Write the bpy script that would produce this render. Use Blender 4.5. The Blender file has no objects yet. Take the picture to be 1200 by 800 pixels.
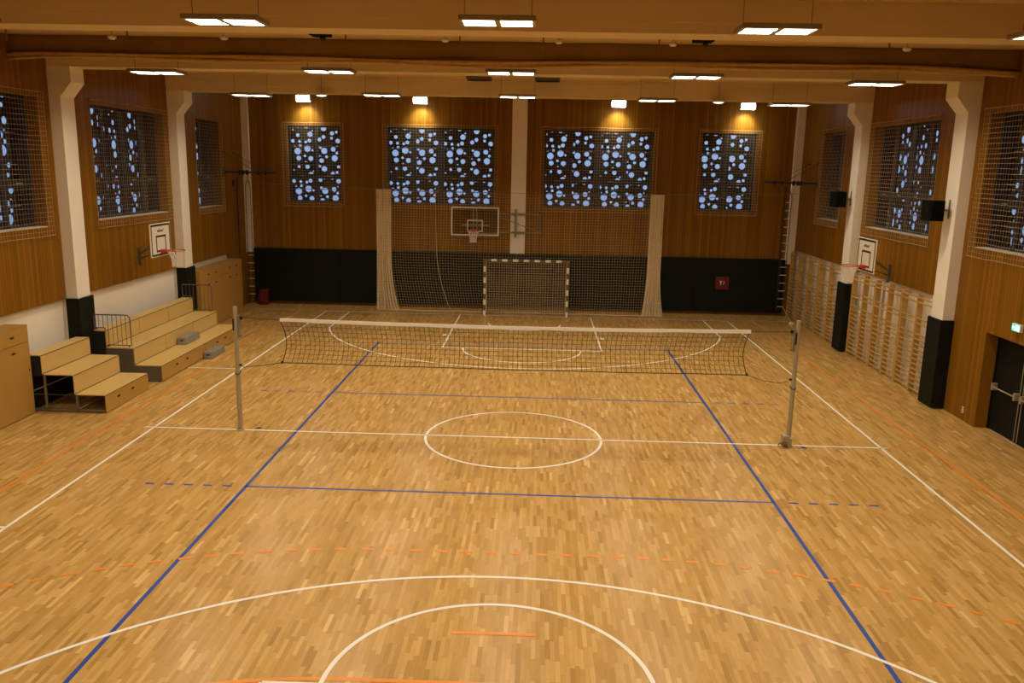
import bpy, bmesh, math, random
from mathutils import Vector, Matrix
from mathutils.geometry import delaunay_2d_cdt
random.seed(7)
S = bpy.context.scene
C = S.collection
pi = math.pi

# ------------------------------------------------------------------ materials
def newmat(name):
    m = bpy.data.materials.new(name); m.use_nodes = True
    nt = m.node_tree
    for n in list(nt.nodes): nt.nodes.remove(n)
    out = nt.nodes.new('ShaderNodeOutputMaterial')
    return m, nt, out
def N(nt, t, **kw):
    n = nt.nodes.new(t)
    for k, v in kw.items():
        if k in n.inputs: n.inputs[k].default_value = v
        else: setattr(n, k, v)
    return n
def L(nt, a, b): nt.links.new(a, b)
def math_n(nt, op, a, b=None):
    n = nt.nodes.new('ShaderNodeMath'); n.operation = op
    for i, v in enumerate((a, b)):
        if v is None: continue
        if isinstance(v, (int, float)): n.inputs[i].default_value = v
        else: L(nt, v, n.inputs[i])
    return n.outputs[0]
def col4(c): return (c[0], c[1], c[2], 1)
def simple(name, c, rough=.5, metal=0, var=.08, scale=6, spec=.5, bump=0):
    """principled surface whose colour is broken up by a soft noise"""
    m, nt, out = newmat(name)
    b = N(nt, 'ShaderNodeBsdfPrincipled', Roughness=rough, Metallic=metal)
    b.inputs['Specular IOR Level'].default_value = spec
    tc = N(nt, 'ShaderNodeTexCoord')
    no = N(nt, 'ShaderNodeTexNoise', Scale=scale, Detail=4)
    L(nt, tc.outputs['Object'], no.inputs['Vector'])
    mx = N(nt, 'ShaderNodeMix', data_type='RGBA')
    L(nt, no.outputs['Fac'], mx.inputs[0])
    mx.inputs[6].default_value = col4([x * (1 - var) for x in c])
    mx.inputs[7].default_value = col4([min(1, x * (1 + var)) for x in c])
    L(nt, mx.outputs[2], b.inputs['Base Color'])
    if bump:
        bp = N(nt, 'ShaderNodeBump', Strength=bump, Distance=.01)
        L(nt, no.outputs['Fac'], bp.inputs['Height']); L(nt, bp.outputs[0], b.inputs['Normal'])
    L(nt, b.outputs[0], out.inputs[0])
    return m
def emit(name, c, s):
    m, nt, out = newmat(name)
    e = N(nt, 'ShaderNodeEmission', Color=col4(c), Strength=s)
    L(nt, e.outputs[0], out.inputs[0]); return m
def slats(name, axis, pitch, dark, light, rough=.45):
    """vertical timber battens: each batten its own tint, grain along z, dark joints"""
    m, nt, out = newmat(name)
    b = N(nt, 'ShaderNodeBsdfPrincipled', Roughness=rough)
    b.inputs['Specular IOR Level'].default_value = .08
    tc = N(nt, 'ShaderNodeTexCoord'); sp = N(nt, 'ShaderNodeSeparateXYZ')
    L(nt, tc.outputs['Object'], sp.inputs[0])
    t = math_n(nt, 'DIVIDE', sp.outputs[axis], pitch)
    idx = math_n(nt, 'FLOOR', t); fr = math_n(nt, 'FRACT', t)
    wn = N(nt, 'ShaderNodeTexWhiteNoise', noise_dimensions='1D'); L(nt, idx, wn.inputs['W'])
    mp = N(nt, 'ShaderNodeMapping'); L(nt, tc.outputs['Object'], mp.inputs[0])
    mp.inputs['Scale'].default_value = (14, 14, .9)
    no = N(nt, 'ShaderNodeTexNoise', Scale=3, Detail=5); L(nt, mp.outputs[0], no.inputs['Vector'])
    f = math_n(nt, 'ADD', math_n(nt, 'MULTIPLY', wn.outputs['Value'], .55), math_n(nt, 'MULTIPLY', no.outputs['Fac'], .45))
    mx = N(nt, 'ShaderNodeMix', data_type='RGBA'); L(nt, f, mx.inputs[0])
    mx.inputs[6].default_value = col4(dark); mx.inputs[7].default_value = col4(light)
    g = math_n(nt, 'LESS_THAN', fr, .09)
    mg = N(nt, 'ShaderNodeMix', data_type='RGBA'); L(nt, math_n(nt, 'MULTIPLY', g, .6), mg.inputs[0])
    L(nt, mx.outputs[2], mg.inputs[6]); mg.inputs[7].default_value = col4([x * .25 for x in dark])
    L(nt, mg.outputs[2], b.inputs['Base Color'])
    L(nt, b.outputs[0], out.inputs[0]); return m
def parquet(name):
    """strip parquet laid along y, every strip its own tone and start"""
    m, nt, out = newmat(name)
    b = N(nt, 'ShaderNodeBsdfPrincipled', Roughness=.27)
    b.inputs['Specular IOR Level'].default_value = .2
    tc = N(nt, 'ShaderNodeTexCoord'); sp = N(nt, 'ShaderNodeSeparateXYZ'); L(nt, tc.outputs['Object'], sp.inputs[0])
    tx = math_n(nt, 'DIVIDE', sp.outputs[0], .055); ix = math_n(nt, 'FLOOR', tx)
    w1 = N(nt, 'ShaderNodeTexWhiteNoise', noise_dimensions='1D'); L(nt, ix, w1.inputs['W'])
    ty = math_n(nt, 'ADD', math_n(nt, 'DIVIDE', sp.outputs[1], .40), math_n(nt, 'MULTIPLY', w1.outputs['Value'], 7.3))
    iy = math_n(nt, 'FLOOR', ty)
    cb = N(nt, 'ShaderNodeCombineXYZ'); L(nt, ix, cb.inputs[0]); L(nt, iy, cb.inputs[1])
    w2 = N(nt, 'ShaderNodeTexWhiteNoise', noise_dimensions='2D'); L(nt, cb.outputs[0], w2.inputs['Vector'])
    rp = N(nt, 'ShaderNodeValToRGB'); L(nt, w2.outputs['Value'], rp.inputs[0])
    e = rp.color_ramp.elements
    e[0].position = 0; e[0].color = (.36, .210, .056, 1)
    e[1].position = 1; e[1].color = (.68, .465, .19, 1)
    for p, c in ((.10, (.435, .258, .075)), (.5, (.495, .304, .094)), (.9, (.555, .352, .120)), (.97, (.60, .385, .14))):
        k = e.new(p); k.color = col4(c)
    mp = N(nt, 'ShaderNodeMapping'); L(nt, tc.outputs['Object'], mp.inputs[0]); mp.inputs['Scale'].default_value = (30, 2.2, 1)
    no = N(nt, 'ShaderNodeTexNoise', Scale=2, Detail=4); L(nt, mp.outputs[0], no.inputs['Vector'])
    sc = math_n(nt, 'ADD', math_n(nt, 'MULTIPLY', no.outputs['Fac'], .28), .86)
    fx = math_n(nt, 'FRACT', tx); fy = math_n(nt, 'FRACT', ty)
    gap = math_n(nt, 'MAXIMUM', math_n(nt, 'LESS_THAN', fx, .03), math_n(nt, 'LESS_THAN', fy, .008))
    sc2 = math_n(nt, 'MULTIPLY', sc, math_n(nt, 'SUBTRACT', 1, math_n(nt, 'MULTIPLY', gap, .3)))
    hv = N(nt, 'ShaderNodeVectorMath', operation='SCALE'); L(nt, rp.outputs[0], hv.inputs[0]); L(nt, sc2, hv.inputs['Scale'])
    L(nt, hv.outputs[0], b.inputs['Base Color'])
    L(nt, b.outputs[0], out.inputs[0]); return m
def ply(name, c1, c2, axis=1, rough=.42):
    m, nt, out = newmat(name)
    b = N(nt, 'ShaderNodeBsdfPrincipled', Roughness=rough); b.inputs['Specular IOR Level'].default_value = .35
    tc = N(nt, 'ShaderNodeTexCoord'); mp = N(nt, 'ShaderNodeMapping'); L(nt, tc.outputs['Object'], mp.inputs[0])
    s = [9, 9, 9]; s[axis] = 1.1; mp.inputs['Scale'].default_value = s
    no = N(nt, 'ShaderNodeTexNoise', Scale=1.3, Detail=6, Distortion=.8); L(nt, mp.outputs[0], no.inputs['Vector'])
    mx = N(nt, 'ShaderNodeMix', data_type='RGBA'); L(nt, no.outputs['Fac'], mx.inputs[0])
    mx.inputs[6].default_value = col4(c1); mx.inputs[7].default_value = col4(c2)
    L(nt, mx.outputs[2], b.inputs['Base Color']); L(nt, b.outputs[0], out.inputs[0]); return m
def glassy(name, tint=(.9, .93, .95), ior=1.45):
    m, nt, out = newmat(name)
    t = N(nt, 'ShaderNodeBsdfTransparent', Color=col4(tint)); g = N(nt, 'ShaderNodeBsdfGlossy', Roughness=.01)
    f = N(nt, 'ShaderNodeFresnel', IOR=ior); mx = N(nt, 'ShaderNodeMixShader')
    L(nt, f.outputs[0], mx.inputs[0]); L(nt, t.outputs[0], mx.inputs[1]); L(nt, g.outputs[0], mx.inputs[2])
    L(nt, mx.outputs[0], out.inputs[0]); return m

M = {}
M['parquet'] = parquet('oak_strip_parquet')
M['wood_x'] = slats('oak_battens_across', 0, .105, (.165, .070, .0055), (.315, .150, .015))
M['wood_y'] = slats('oak_battens_along', 1, .105, (.165, .070, .0055), (.315, .150, .015))
M['plaster'] = simple('warm_white_plaster', (.86, .82, .74), .7, var=.03, scale=2)
M['beam'] = simple('painted_beam', (.74, .60, .37), .7, var=.05, scale=1.5)
M['ceil'] = simple('ceiling_board', (.62, .45, .22), .8, var=.1, scale=1)
M['pad'] = simple('black_padding', (.009, .011, .008), .6, var=.25, scale=3, spec=.12)
M['white_line'] = simple('white_court_paint', (.82, .80, .76), .35, var=.05, scale=9)
M['blue_line'] = simple('blue_court_paint', (.008, .055, .36), .35, var=.1, scale=9)
M['orange_line'] = simple('orange_court_paint', (.76, .27, .03), .35, var=.1, scale=9)
M['thin_line'] = simple('pale_court_paint', (.62, .52, .36), .35, var=.05, scale=9)
M['ply'] = ply('birch_plywood', (.56, .38, .13), (.66, .48, .19), 1)
M['ply_front'] = ply('oiled_plywood', (.43, .25, .055), (.51, .31, .08), 1)
M['ply_door'] = ply('plywood_door', (.40, .225, .05), (.47, .28, .07), 2)
M['ply_edge'] = simple('plywood_edge', (.10, .06, .03), .6)
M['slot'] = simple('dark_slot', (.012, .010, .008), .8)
M['grey_panel'] = simple('grey_brown_panel', (.13, .11, .075), .6)
M['grey_box'] = simple('grey_step_paint', (.26, .25, .21), .55)
M['grey_dark'] = simple('grey_step_groove', (.16, .15, .14), .6)
M['steel'] = simple('brushed_steel', (.38, .33, .23), .45, .2, var=.1, scale=20)
M['galv'] = simple('galvanised_steel', (.22, .20, .13), .5, .3, var=.15, scale=20)
M['dark_metal'] = simple('black_steel', (.018, .017, .015), .45, .2)
M['rail_metal'] = simple('railing_bronze', (.15, .12, .085), .45, .3)
M['bars_wood'] = ply('wall_bar_beech', (.46, .28, .08), (.55, .36, .115), 2)
M['cord'] = simple('pale_net_cord', (.70, .55, .33), .8, var=.1, scale=30)
M['gather'] = simple('brightened_gather_cord', (.86, .70, .44), .8, var=.1, scale=30)  # net cord colour raised to stand in for light missing on the gathers
M['wcord'] = simple('window_net_cord', (.55, .42, .24), .8, var=.1, scale=30)
M['bcord'] = simple('black_net_cord', (.02, .017, .015), .8)
M['tape'] = simple('white_tape', (.80, .77, .72), .6, var=.04, scale=12)
M['lamp'] = emit('lit_diffuser', (1, .93, .80), 10)
M['flood'] = emit('lit_flood_lens', (1, .97, .9), 25)
M['smalllamp'] = emit('lit_small_lens', (1, .95, .85), 1.6)
M['fixture'] = simple('fixture_grey', (.30, .25, .19), .5, .1)
M['fixture_white'] = simple('fixture_white', (.75, .72, .66), .45)
M['louvre'] = simple('louvre_aluminium', (.7, .62, .5), .35, .4)
M['frame'] = simple('anthracite_frame', (.018, .021, .028), .4)
M['screen'] = simple('perforated_dark_sheet', (.030, .024, .024), .5, var=.15)
M['screen_rail'] = simple('facade_rail', (.35, .30, .30), .5)
M['glass'] = glassy('window_glass')
M['board_glass'] = glassy('backboard_glass', (.82, .82, .74), 1.2)
M['sill'] = simple('pale_sill', (.70, .65, .56), .5)
M['brass'] = simple('window_catch', (.45, .33, .14), .4, .4)
M['board_white'] = simple('backboard_white', (.80, .76, .68), .4, var=.03)
M['board_line'] = simple('backboard_black', (.02, .014, .012), .5)
M['mark_grey'] = simple('backboard_mark', (.10, .09, .08), .5)
M['rim'] = simple('rim_red', (.55, .035, .012), .4)
M['stripe_dark'] = simple('goal_brown_stripe', (.15, .11, .06), .5)
M['stripe_white'] = simple('goal_white_stripe', (.80, .76, .68), .45)
M['speaker'] = simple('speaker_black', (.006, .007, .006), .9, var=.2, scale=40, spec=.05)
M['curtain'] = simple('brown_curtain_mesh', (.23, .128, .014), .9, var=.12, scale=5)
M['bundle'] = simple('rolled_curtain_hem', (.50, .33, .12), .85, var=.25, scale=7)
M['red'] = simple('fire_red', (.13, .008, .006), .5)
M['sign_white'] = simple('sign_white', (.75, .70, .66), .5)
M['exit'] = emit('exit_sign_lit', (.10, .75, .42), 1.3)
M['exit_white'] = emit('exit_sign_lit_white', (.85, 1, .95), 3.5)
M['door'] = simple('black_door_leaf', (.008, .009, .008), .6, spec=.12)
M['plinth'] = simple('brown_plinth', (.20, .10, .03), .5)
M['front'] = simple('rear_wall_paint', (.55, .45, .33), .7)

# ------------------------------------------------------------------ mesh builder (all coordinates in metres, world space)
class MB:
    def __init__(s): s.v = []; s.f = []; s.m = []
    def add(s, vs, fs, mi=0):
        o = len(s.v); s.v += [tuple(p) for p in vs]
        s.f += [tuple(o + i for i in f) for f in fs]; s.m += [mi] * len(fs); return s
    def box(s, a, b, mi=0):
        x0, x1 = sorted((a[0], b[0])); y0, y1 = sorted((a[1], b[1])); z0, z1 = sorted((a[2], b[2]))
        vs = [(x0,y0,z0),(x1,y0,z0),(x1,y1,z0),(x0,y1,z0),(x0,y0,z1),(x1,y0,z1),(x1,y1,z1),(x0,y1,z1)]
        return s.add(vs, [(0,3,2,1),(4,5,6,7),(0,1,5,4),(1,2,6,5),(2,3,7,6),(3,0,4,7)], mi)
    def rbox(s, a, b, r=.01, mi=0, seg=2):
        bm = bmesh.new()
        lo = [min(p) for p in zip(a, b)]; hi = [max(p) for p in zip(a, b)]
        bmesh.ops.create_cube(bm, size=1)
        for v in bm.verts:
            for i in range(3): v.co[i] = (lo[i] + hi[i]) / 2 + v.co[i] * (hi[i] - lo[i])
        bmesh.ops.bevel(bm, geom=list(bm.edges), offset=min(r, .45 * min(h - l for l, h in zip(lo, hi))), segments=seg, affect='EDGES', profile=.5)
        bm.verts.index_update()
        s.add([v.co[:] for v in bm.verts], [[v.index for v in f.verts] for f in bm.faces], mi); bm.free(); return s
    def tube(s, pts, r, n=8, mi=0, caps=True, closed=False):
        P = [Vector(p) for p in pts]; k = len(P); vs = []; fs = []
        rr = r if isinstance(r, (list, tuple)) else [r] * k
        up = None
        for i, p in enumerate(P):
            if closed: d = P[(i + 1) % k] - P[i - 1]
            else: d = P[min(i + 1, k - 1)] - P[max(i - 1, 0)]
            if d.length < 1e-9: d = Vector((0, 0, 1))
            d.normalize()
            if up is None:
                up = Vector((0, 0, 1)) if abs(d.z) < .9 else Vector((1, 0, 0))
            a = d.cross(up)
            if a.length < 1e-6: up = Vector((1, 0, 0)) if abs(d.x) < .9 else Vector((0, 1, 0)); a = d.cross(up)
            a.normalize(); b = a.cross(d).normalized(); up = b
            for j in range(n):
                t = 2 * pi * j / n
                vs.append(p + (a * math.cos(t) + b * math.sin(t)) * rr[i])
        m = k if closed else k - 1
        for i in range(m):
            i2 = (i + 1) % k
            for j in range(n):
                j2 = (j + 1) % n
                fs.append((i * n + j, i * n + j2, i2 * n + j2, i2 * n + j))
        if caps and not closed:
            fs.append(tuple(range(n))[::-1]); fs.append(tuple((k - 1) * n + j for j in range(n)))
        return s.add(vs, fs, mi)
    def prism(s, prof, axis, a, b, mi=0):
        """2-D outline swept along an axis: prof in the two other axes, in x,y,z order"""
        n = len(prof); vs = []
        for t in (a, b):
            for p in prof:
                q = list(p); q.insert(axis, t); vs.append(q)
        fs = [(i, (i + 1) % n, n + (i + 1) % n, n + i) for i in range(n)] + [tuple(range(n))[::-1], tuple(range(n, 2 * n))]
        return s.add(vs, fs, mi)
    def lathe(s, prof, cen, n=20, mi=0):
        vs = []; fs = []
        for r, z in prof:
            for j in range(n):
                t = 2 * pi * j / n; vs.append((cen[0] + r * math.cos(t), cen[1] + r * math.sin(t), cen[2] + z))
        for i in range(len(prof) - 1):
            for j in range(n):
                fs.append((i * n + j, i * n + (j + 1) % n, (i + 1) * n + (j + 1) % n, (i + 1) * n + j))
        fs.append(tuple(range(n))[::-1]); fs.append(tuple((len(prof) - 1) * n + j for j in range(n)))
        return s.add(vs, fs, mi)
    def strip(s, pts, w, z, mi=0, t=.0):
        """a flat painted line w wide along 2-D points"""
        P = [Vector(p) for p in pts]; vs = []
        for i, p in enumerate(P):
            d = (P[min(i + 1, len(P) - 1)] - P[max(i - 1, 0)]).normalized(); n = Vector((-d.y, d.x)) * w / 2
            vs += [(p.x + n.x, p.y + n.y, z), (p.x - n.x, p.y - n.y, z)]
        fs = [(2*i, 2*i+1, 2*i+3, 2*i+2) for i in range(len(P) - 1)]
        return s.add(vs, fs, mi)
    def build(s, name, mats, parent=None, smooth=False, origin=None, fix=True):
        me = bpy.data.meshes.new(name)
        off = Vector((0, 0, 0))
        if parent is not None:
            p = parent
            while p is not None: off += p.location; p = p.parent
        elif origin is not None: off = Vector(origin)
        me.from_pydata([tuple(Vector(v) - off) for v in s.v], [], s.f)
        if not isinstance(mats, (list, tuple)): mats = [mats]
        for m in mats: me.materials.append(M[m])
        me.polygons.foreach_set('material_index', s.m)
        if fix:
            bm = bmesh.new(); bm.from_mesh(me); bmesh.ops.recalc_face_normals(bm, faces=bm.faces[:]); bm.to_mesh(me); bm.free()
        if smooth: me.polygons.foreach_set('use_smooth', [True] * len(me.polygons))
        me.update()
        o = bpy.data.objects.new(name, me); C.objects.link(o)
        if parent is not None: o.parent = parent
        elif origin is not None: o.location = origin
        return o
def tag(o, label, cat, group=None):
    o['label'] = label; o['category'] = cat
    if group: o['group'] = group
    return o
def thing(name, label, cat, loc=(0, 0, 0), group=None):
    o = bpy.data.objects.new(name, None); C.objects.link(o); o.location = loc
    o.empty_display_size = .2
    return tag(o, label, cat, group)
def struct(o): o['kind'] = 'structure'; return o
def copy_tree(o, parent=None):
    c = o.copy(); C.objects.link(c); c.parent = parent
    for ch in list(o.children): copy_tree(ch, c)
    return c

# ------------------------------------------------------------------ room dimensions
XL, XR, YB = -10.85, 10.12, 15.9
YF, ZC = -20.0, 7.95
ZPL, ZPR = 2.13, 2.55            # lower edges of the side panelling
COLS = ((3.12, 3.70), (9.38, 9.96))
BEAMS = ((-2.95, -2.35), (3.12, 3.70), (9.38, 9.96))
ZBEAM = 7.46

# ------------------------------------------------------------------ floor with painted courts
def arc(cx, cy, r, a0, a1, n=64):
    return [(cx + r * math.cos(math.radians(a0 + (a1 - a0) * i / n)), cy + r * math.sin(math.radians(a0 + (a1 - a0) * i / n))) for i in range(n + 1)]
fl = MB()
fl.add([(-11.3, YF, 0), (10.8, YF, 0), (10.8, YB + .4, 0), (-11.3, YB + .4, 0)], [(0, 1, 2, 3)], 0)
ZW, ZO, ZB_ = .0044, .0032, .002
BW, BL = 7.45, 14.30
def white(p, w=.055): fl.strip(p, w, ZW, 1)
for sx in (-1, 1): white([(sx * BW, -BL), (sx * BW, BL)])
for sy in (-1, 1):
    white([(-BW - .02, sy * BL), (BW + .02, sy * BL)])
    ft = BL - 5.775
    white([(-2.42, sy * ft), (2.42, sy * ft)])
    for sx in (-1, 1):
        white([(sx * 2.42, sy * ft), (sx * 2.42, sy * BL)])
        white([(sx * 6.56, sy * BL), (sx * 6.56, sy * (BL - 2.98))])
        white([(sx * 2.52, sy * (ft + 1.9)), (sx * 2.62, sy * (ft + 1.9))], .3)
    a = 180 if sy > 0 else 0
    white(arc(0, sy * ft, 1.79, a, a + 180))
    white(arc(0, sy * (BL - 1.575), 1.26, a, a + 180, 40))
    d = math.degrees(math.asin(1.41 / 6.72))
    white(arc(0, sy * (BL - 1.575), 6.72, a + d, a + 180 - d, 96))
white([(-7.65, 0), (7.6, 0)])
white(arc(0, 0, 1.79, 0, 360, 96))
for sy in (5.15, -4.96): white([(-8.9, sy), (-BW, sy)])
fl.strip([(-10.2, 14.52), (10.0, 14.52)], .035, ZW, 4)
def blue(p, w=.055): fl.strip(p, w, ZB_, 2)
VA, VE = 3.06, 9.1
for sx in (-1, 1):
    blue([(sx * 4.475, -VE), (sx * 4.475, VE)], .06)
    for sy in (-1, 1):
        for k in range(5):
            x0 = 4.72 + k * .335
            blue([(sx * x0, sy * VA), (sx * (x0 + .16), sy * VA)])
for sy in (-1, 1):
    blue([(-4.475, sy * VA), (4.475, sy * VA)])
    blue([(-4.475, sy * VE), (4.475, sy * VE)])
def orange(p, w=.055): fl.strip(p, w, ZO, 3)
for sx in (-1, 1):
    orange([(sx * 8.42, -14.4), (sx * 8.42, 14.4)], .06)
orange([(-8.42, 0), (-7.65, 0)], .05); orange([(7.6, 0), (8.42, 0)], .05)
GH = -14.41
orange(arc(-1.5, GH, 6, 180, 90, 48) + arc(1.5, GH, 6, 90, 0, 48), .06)
orange([(-.5, GH + 7), (.5, GH + 7)], .06)
dash = arc(-1.5, GH, 9.13, 150, 90, 220) + [(-1.5 + .03 * i, GH + 9.13) for i in range(1, 100)] + arc(1.5, GH, 9.13, 90, 30, 220)
acc = 0; run = []
for i in range(len(dash) - 1):
    p, q = Vector(dash[i]), Vector(dash[i + 1])
    if (acc % .36) < .18: run = run or [dash[i]]; run.append(dash[i + 1])
    elif run: orange(run, .065); run = []
    acc += (q - p).length
struct(fl.build('floor', ['parquet', 'white_line', 'blue_line', 'orange_line', 'thin_line'], fix=False))

# ------------------------------------------------------------------ walls, ceiling, beams, columns
WB = [(-9.19, -7.15), (-5.40, -1.32), (.56, 4.63), (6.43, 8.47)]; ZWB = (3.95, 6.80)
WS = [(-1.5, 2.62), (4.92, 9.06), (11.42, 13.44)]; ZWS = (3.87, 6.76)
TH = .34
def PB(s, d, z): return (s, YB + d, z)
def PL(s, d, z): return (XL - d, s, z)
def PR(s, d, z): return (XR + d, s, z)
def pbox(mb, P, s0, s1, d0, d1, z0, z1, mi=0): mb.box(P(s0, d0, z0), P(s1, d1, z1), mi)
def holed(mb, P, s0, s1, z0, z1, holes, hz, mi=0):
    pbox(mb, P, s0, s1, 0, TH, z0, hz[0], mi); pbox(mb, P, s0, s1, 0, TH, hz[1], z1, mi)
    x = s0
    for a, b in holes:
        if a > x: pbox(mb, P, x, a, 0, TH, hz[0], hz[1], mi)
        x = b
    pbox(mb, P, x, s1, 0, TH, hz[0], hz[1], mi)
w = MB(); holed(w, PB, XL - TH, XR + TH, 0, ZC, WB, ZWB); struct(w.build('wall_back', 'wood_x'))
w = MB(); holed(w, PL, YF, YB, ZPL, ZC, WS, ZWS)
pbox(w, PL, YF, 13.92, .10, TH, 0, ZPL, 1); pbox(w, PL, 13.92, YB, 0, TH, 0, ZPL, 0); struct(w.build('wall_left', ['wood_y', 'plaster']))
DOOR = (-.66, 1.65, 2.14)
w = MB(); holed(w, PR, YF, YB, ZPR, ZC, WS, ZWS)
pbox(w, PR, COLS[0][0], YB, .10, TH, 0, ZPR, 1)
pbox(w, PR, DOOR[1], COLS[0][0], 0, TH, 0, ZPR); pbox(w, PR, YF, DOOR[0], 0, TH, 0, ZPR)
pbox(w, PR, DOOR[0], DOOR[1], 0, TH, DOOR[2], ZPR)
struct(w.build('wall_right', ['wood_y', 'plaster']))
w = MB(); w.box((XL - TH, YF - .3, 0), (XR + TH, YF, ZC)); struct(w.build('wall_front', 'front'))
w = MB(); w.box((XL - TH, YF - .3, ZC), (XR + TH, YB + TH, ZC + .1)); struct(w.build('ceiling', 'ceil'))
w = MB(); w.box((-10.6, YB - .05, 0), (XR, YB, .13)); struct(w.build('baseboard_back', 'plinth'))
for i, (a, b) in enumerate(BEAMS):
    w = MB(); w.box((XL + .0, a, ZBEAM), (XR, b, ZC)); 
    w.box((XL, a - .025, ZBEAM + .16), (XR, b + .025, ZC))
    o = struct(w.build('ceiling_beam', 'beam'))
XCR, XCL = 9.86, -10.58
for a, b in COLS:
    w = MB()
    w.prism([(XR, 0), (XCR, 0), (XCR, 6.80), (XCR - .27, 7.12), (XCR - .27, ZBEAM), (XR, ZBEAM)], 1, a, b)
    struct(w.build('column', 'plaster'))
    w = MB()
    w.prism([(XL - .1, 0), (XCL, 0), (XCL, 6.80), (XCL + .27, 7.12), (XCL + .27, ZBEAM), (XL - .1, ZBEAM)], 1, a, b)
    struct(w.build('column', 'plaster'))
w = MB(); w.box((-.66, YB - .16, .13), (-.10, YB, ZC)); struct(w.build('column', 'plaster'))
w = MB(); w.box((-10.85, YB - .14, 2.0), (-10.60, YB, ZC)); struct(w.build('column', 'plaster'))
w = MB(); w.box((9.82, YB - .14, 2.0), (XR, YB, ZC)); struct(w.build('column', 'plaster'))

# padding
w = MB()
xs = [-10.55, -7.2, -3.8, -.4, 3.0, 6.4, 9.8]
for i in range(6): w.rbox((xs[i] + .002, YB - .22, .13), (xs[i + 1] - .002, YB - .0, 2.17), .02)
tag(w.build('wall_padding', 'pad', origin=(0, YB - .1, .13)), 'long black padding band along the foot of the back wall', 'wall padding')
PADL = {(1, 0): 'black pad round the right column nearest the dark double door', (1, 1): 'black pad round the farther right column between the two runs of wall bars',
        (-1, 0): 'black pad round the left column between the two sets of wooden seats', (-1, 1): 'black pad round the left column behind the far end of the long bleacher'}
for k, (a, b) in enumerate(COLS):
    for sx in (-1, 1):
        w = MB()
        if sx > 0: x0, x1, zt = XCR - .06, XR - .0, 2.13
        else: x0, x1, zt = XCL + .06, XL - .0, 2.14
        prof = [(x0, a - .06), (x0, b + .06), (x1, b + .06), (x1, a - .06)]
        zb = .02 if sx > 0 else 0.0
        xf = XCR if sx > 0 else XCL
        w.rbox((x0, a - .06, zb), (xf, b + .06, zt), .025)
        w.rbox((xf - .02 * sx, a - .06, zb), (x1, a, zt), .02); w.rbox((xf - .02 * sx, b, zb), (x1, b + .06, zt), .02)
        tag(w.build('column_pad', 'pad', origin=((x0 + x1) / 2, (a + b) / 2, zb)), PADL[(sx, k)], 'column pad', 'column pads')

# ------------------------------------------------------------------ windows with the perforated facade screen behind
HOLES = [(0.084,-0.245,0.097),(0.257,-0.347,0.071),(0.734,-0.309,0.102),(0.822,-0.173,0.031),(0.059,-0.565,0.071),(0.316,-0.581,0.053),(0.559,-0.598,0.053),(0.702,-0.545,0.075),(0.341,-0.737,0.053),(0.136,-0.762,0.027),(0.234,-0.95,0.124),(0.618,-0.85,0.124),(0.809,-0.91,0.044),(0.271,-1.212,0.093),(0.512,-1.123,0.049),(0.738,-1.22,0.093),(0.532,-1.339,0.027),(0.273,-1.536,0.053),(0.601,-1.529,0.084),(0.071,-1.664,0.031),(1.259,-0.081,0.106),(1.583,-0.26,0.075),(1.752,-0.21,0.053),(1.093,-0.5,0.075),(1.254,-0.4,0.071),(1.562,-0.436,0.053),(1.8,-0.541,0.088),(1.123,-0.798,0.053),(1.27,-0.922,0.119),(1.618,-0.852,0.093),(1.757,-0.998,0.053),(1.091,-1.112,0.027),(1.352,-1.141,0.057),(1.156,-1.289,0.088),(1.666,-1.194,0.119),(1.081,-1.494,0.053),(1.81,-1.514,0.062),(1.765,-0.752,0.027)]
PX, PZ = 2.10, 1.52
def screen_mesh(P, s0, s1, z0, z1, d, shift):
    a, b, lo, hi = s0 - .3, s1 + .3, z0 - .3, z1 + .3
    got = []
    for i in range(-1, 4):
        for j in range(-1, 3):
            for (x, z, r) in HOLES:
                cx, cz = s0 + shift + x + i * PX, z1 + z - j * PZ
                if cx - r < a + .02 or cx + r > b - .02 or cz - r < lo + .02 or cz + r > hi - .02: continue
                if any((cx - g[0]) ** 2 + (cz - g[1]) ** 2 < (r + g[2] + .008) ** 2 for g in got): continue
                got.append((cx, cz, r))
    vs = [Vector(p) for p in ((a, lo), (b, lo), (b, hi), (a, hi))]; loops = [[0, 1, 2, 3]]
    n = 16
    for cx, cz, r in got:
        loops.append(list(range(len(vs), len(vs) + n)))
        vs += [Vector((cx + r * math.cos(2 * pi * k / n), cz + r * math.sin(2 * pi * k / n))) for k in range(n)]
    edges = [(l[k], l[(k + 1) % len(l)]) for l in loops for k in range(len(l))]
    ov, oe, of, _, _, _ = delaunay_2d_cdt(vs, edges, [], 0, 1e-5)
    fs = []
    for f in of:
        c = sum((ov[i] for i in f), Vector((0, 0))) / len(f)
        if not any((c.x - g[0]) ** 2 + (c.y - g[1]) ** 2 < (g[2] * .999) ** 2 for g in got): fs.append(f)
    mb = MB()
    mb.add([P(p.x, d, p.y) for p in ov], fs)
    return mb
names = ['window_%d' % i for i in range(1, 11)]
specs = [(PB, a, b, ZWB) for a, b in WB] + [(PL, a, b, ZWS) for a, b in WS] + [(PR, a, b, ZWS) for a, b in WS]
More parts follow.
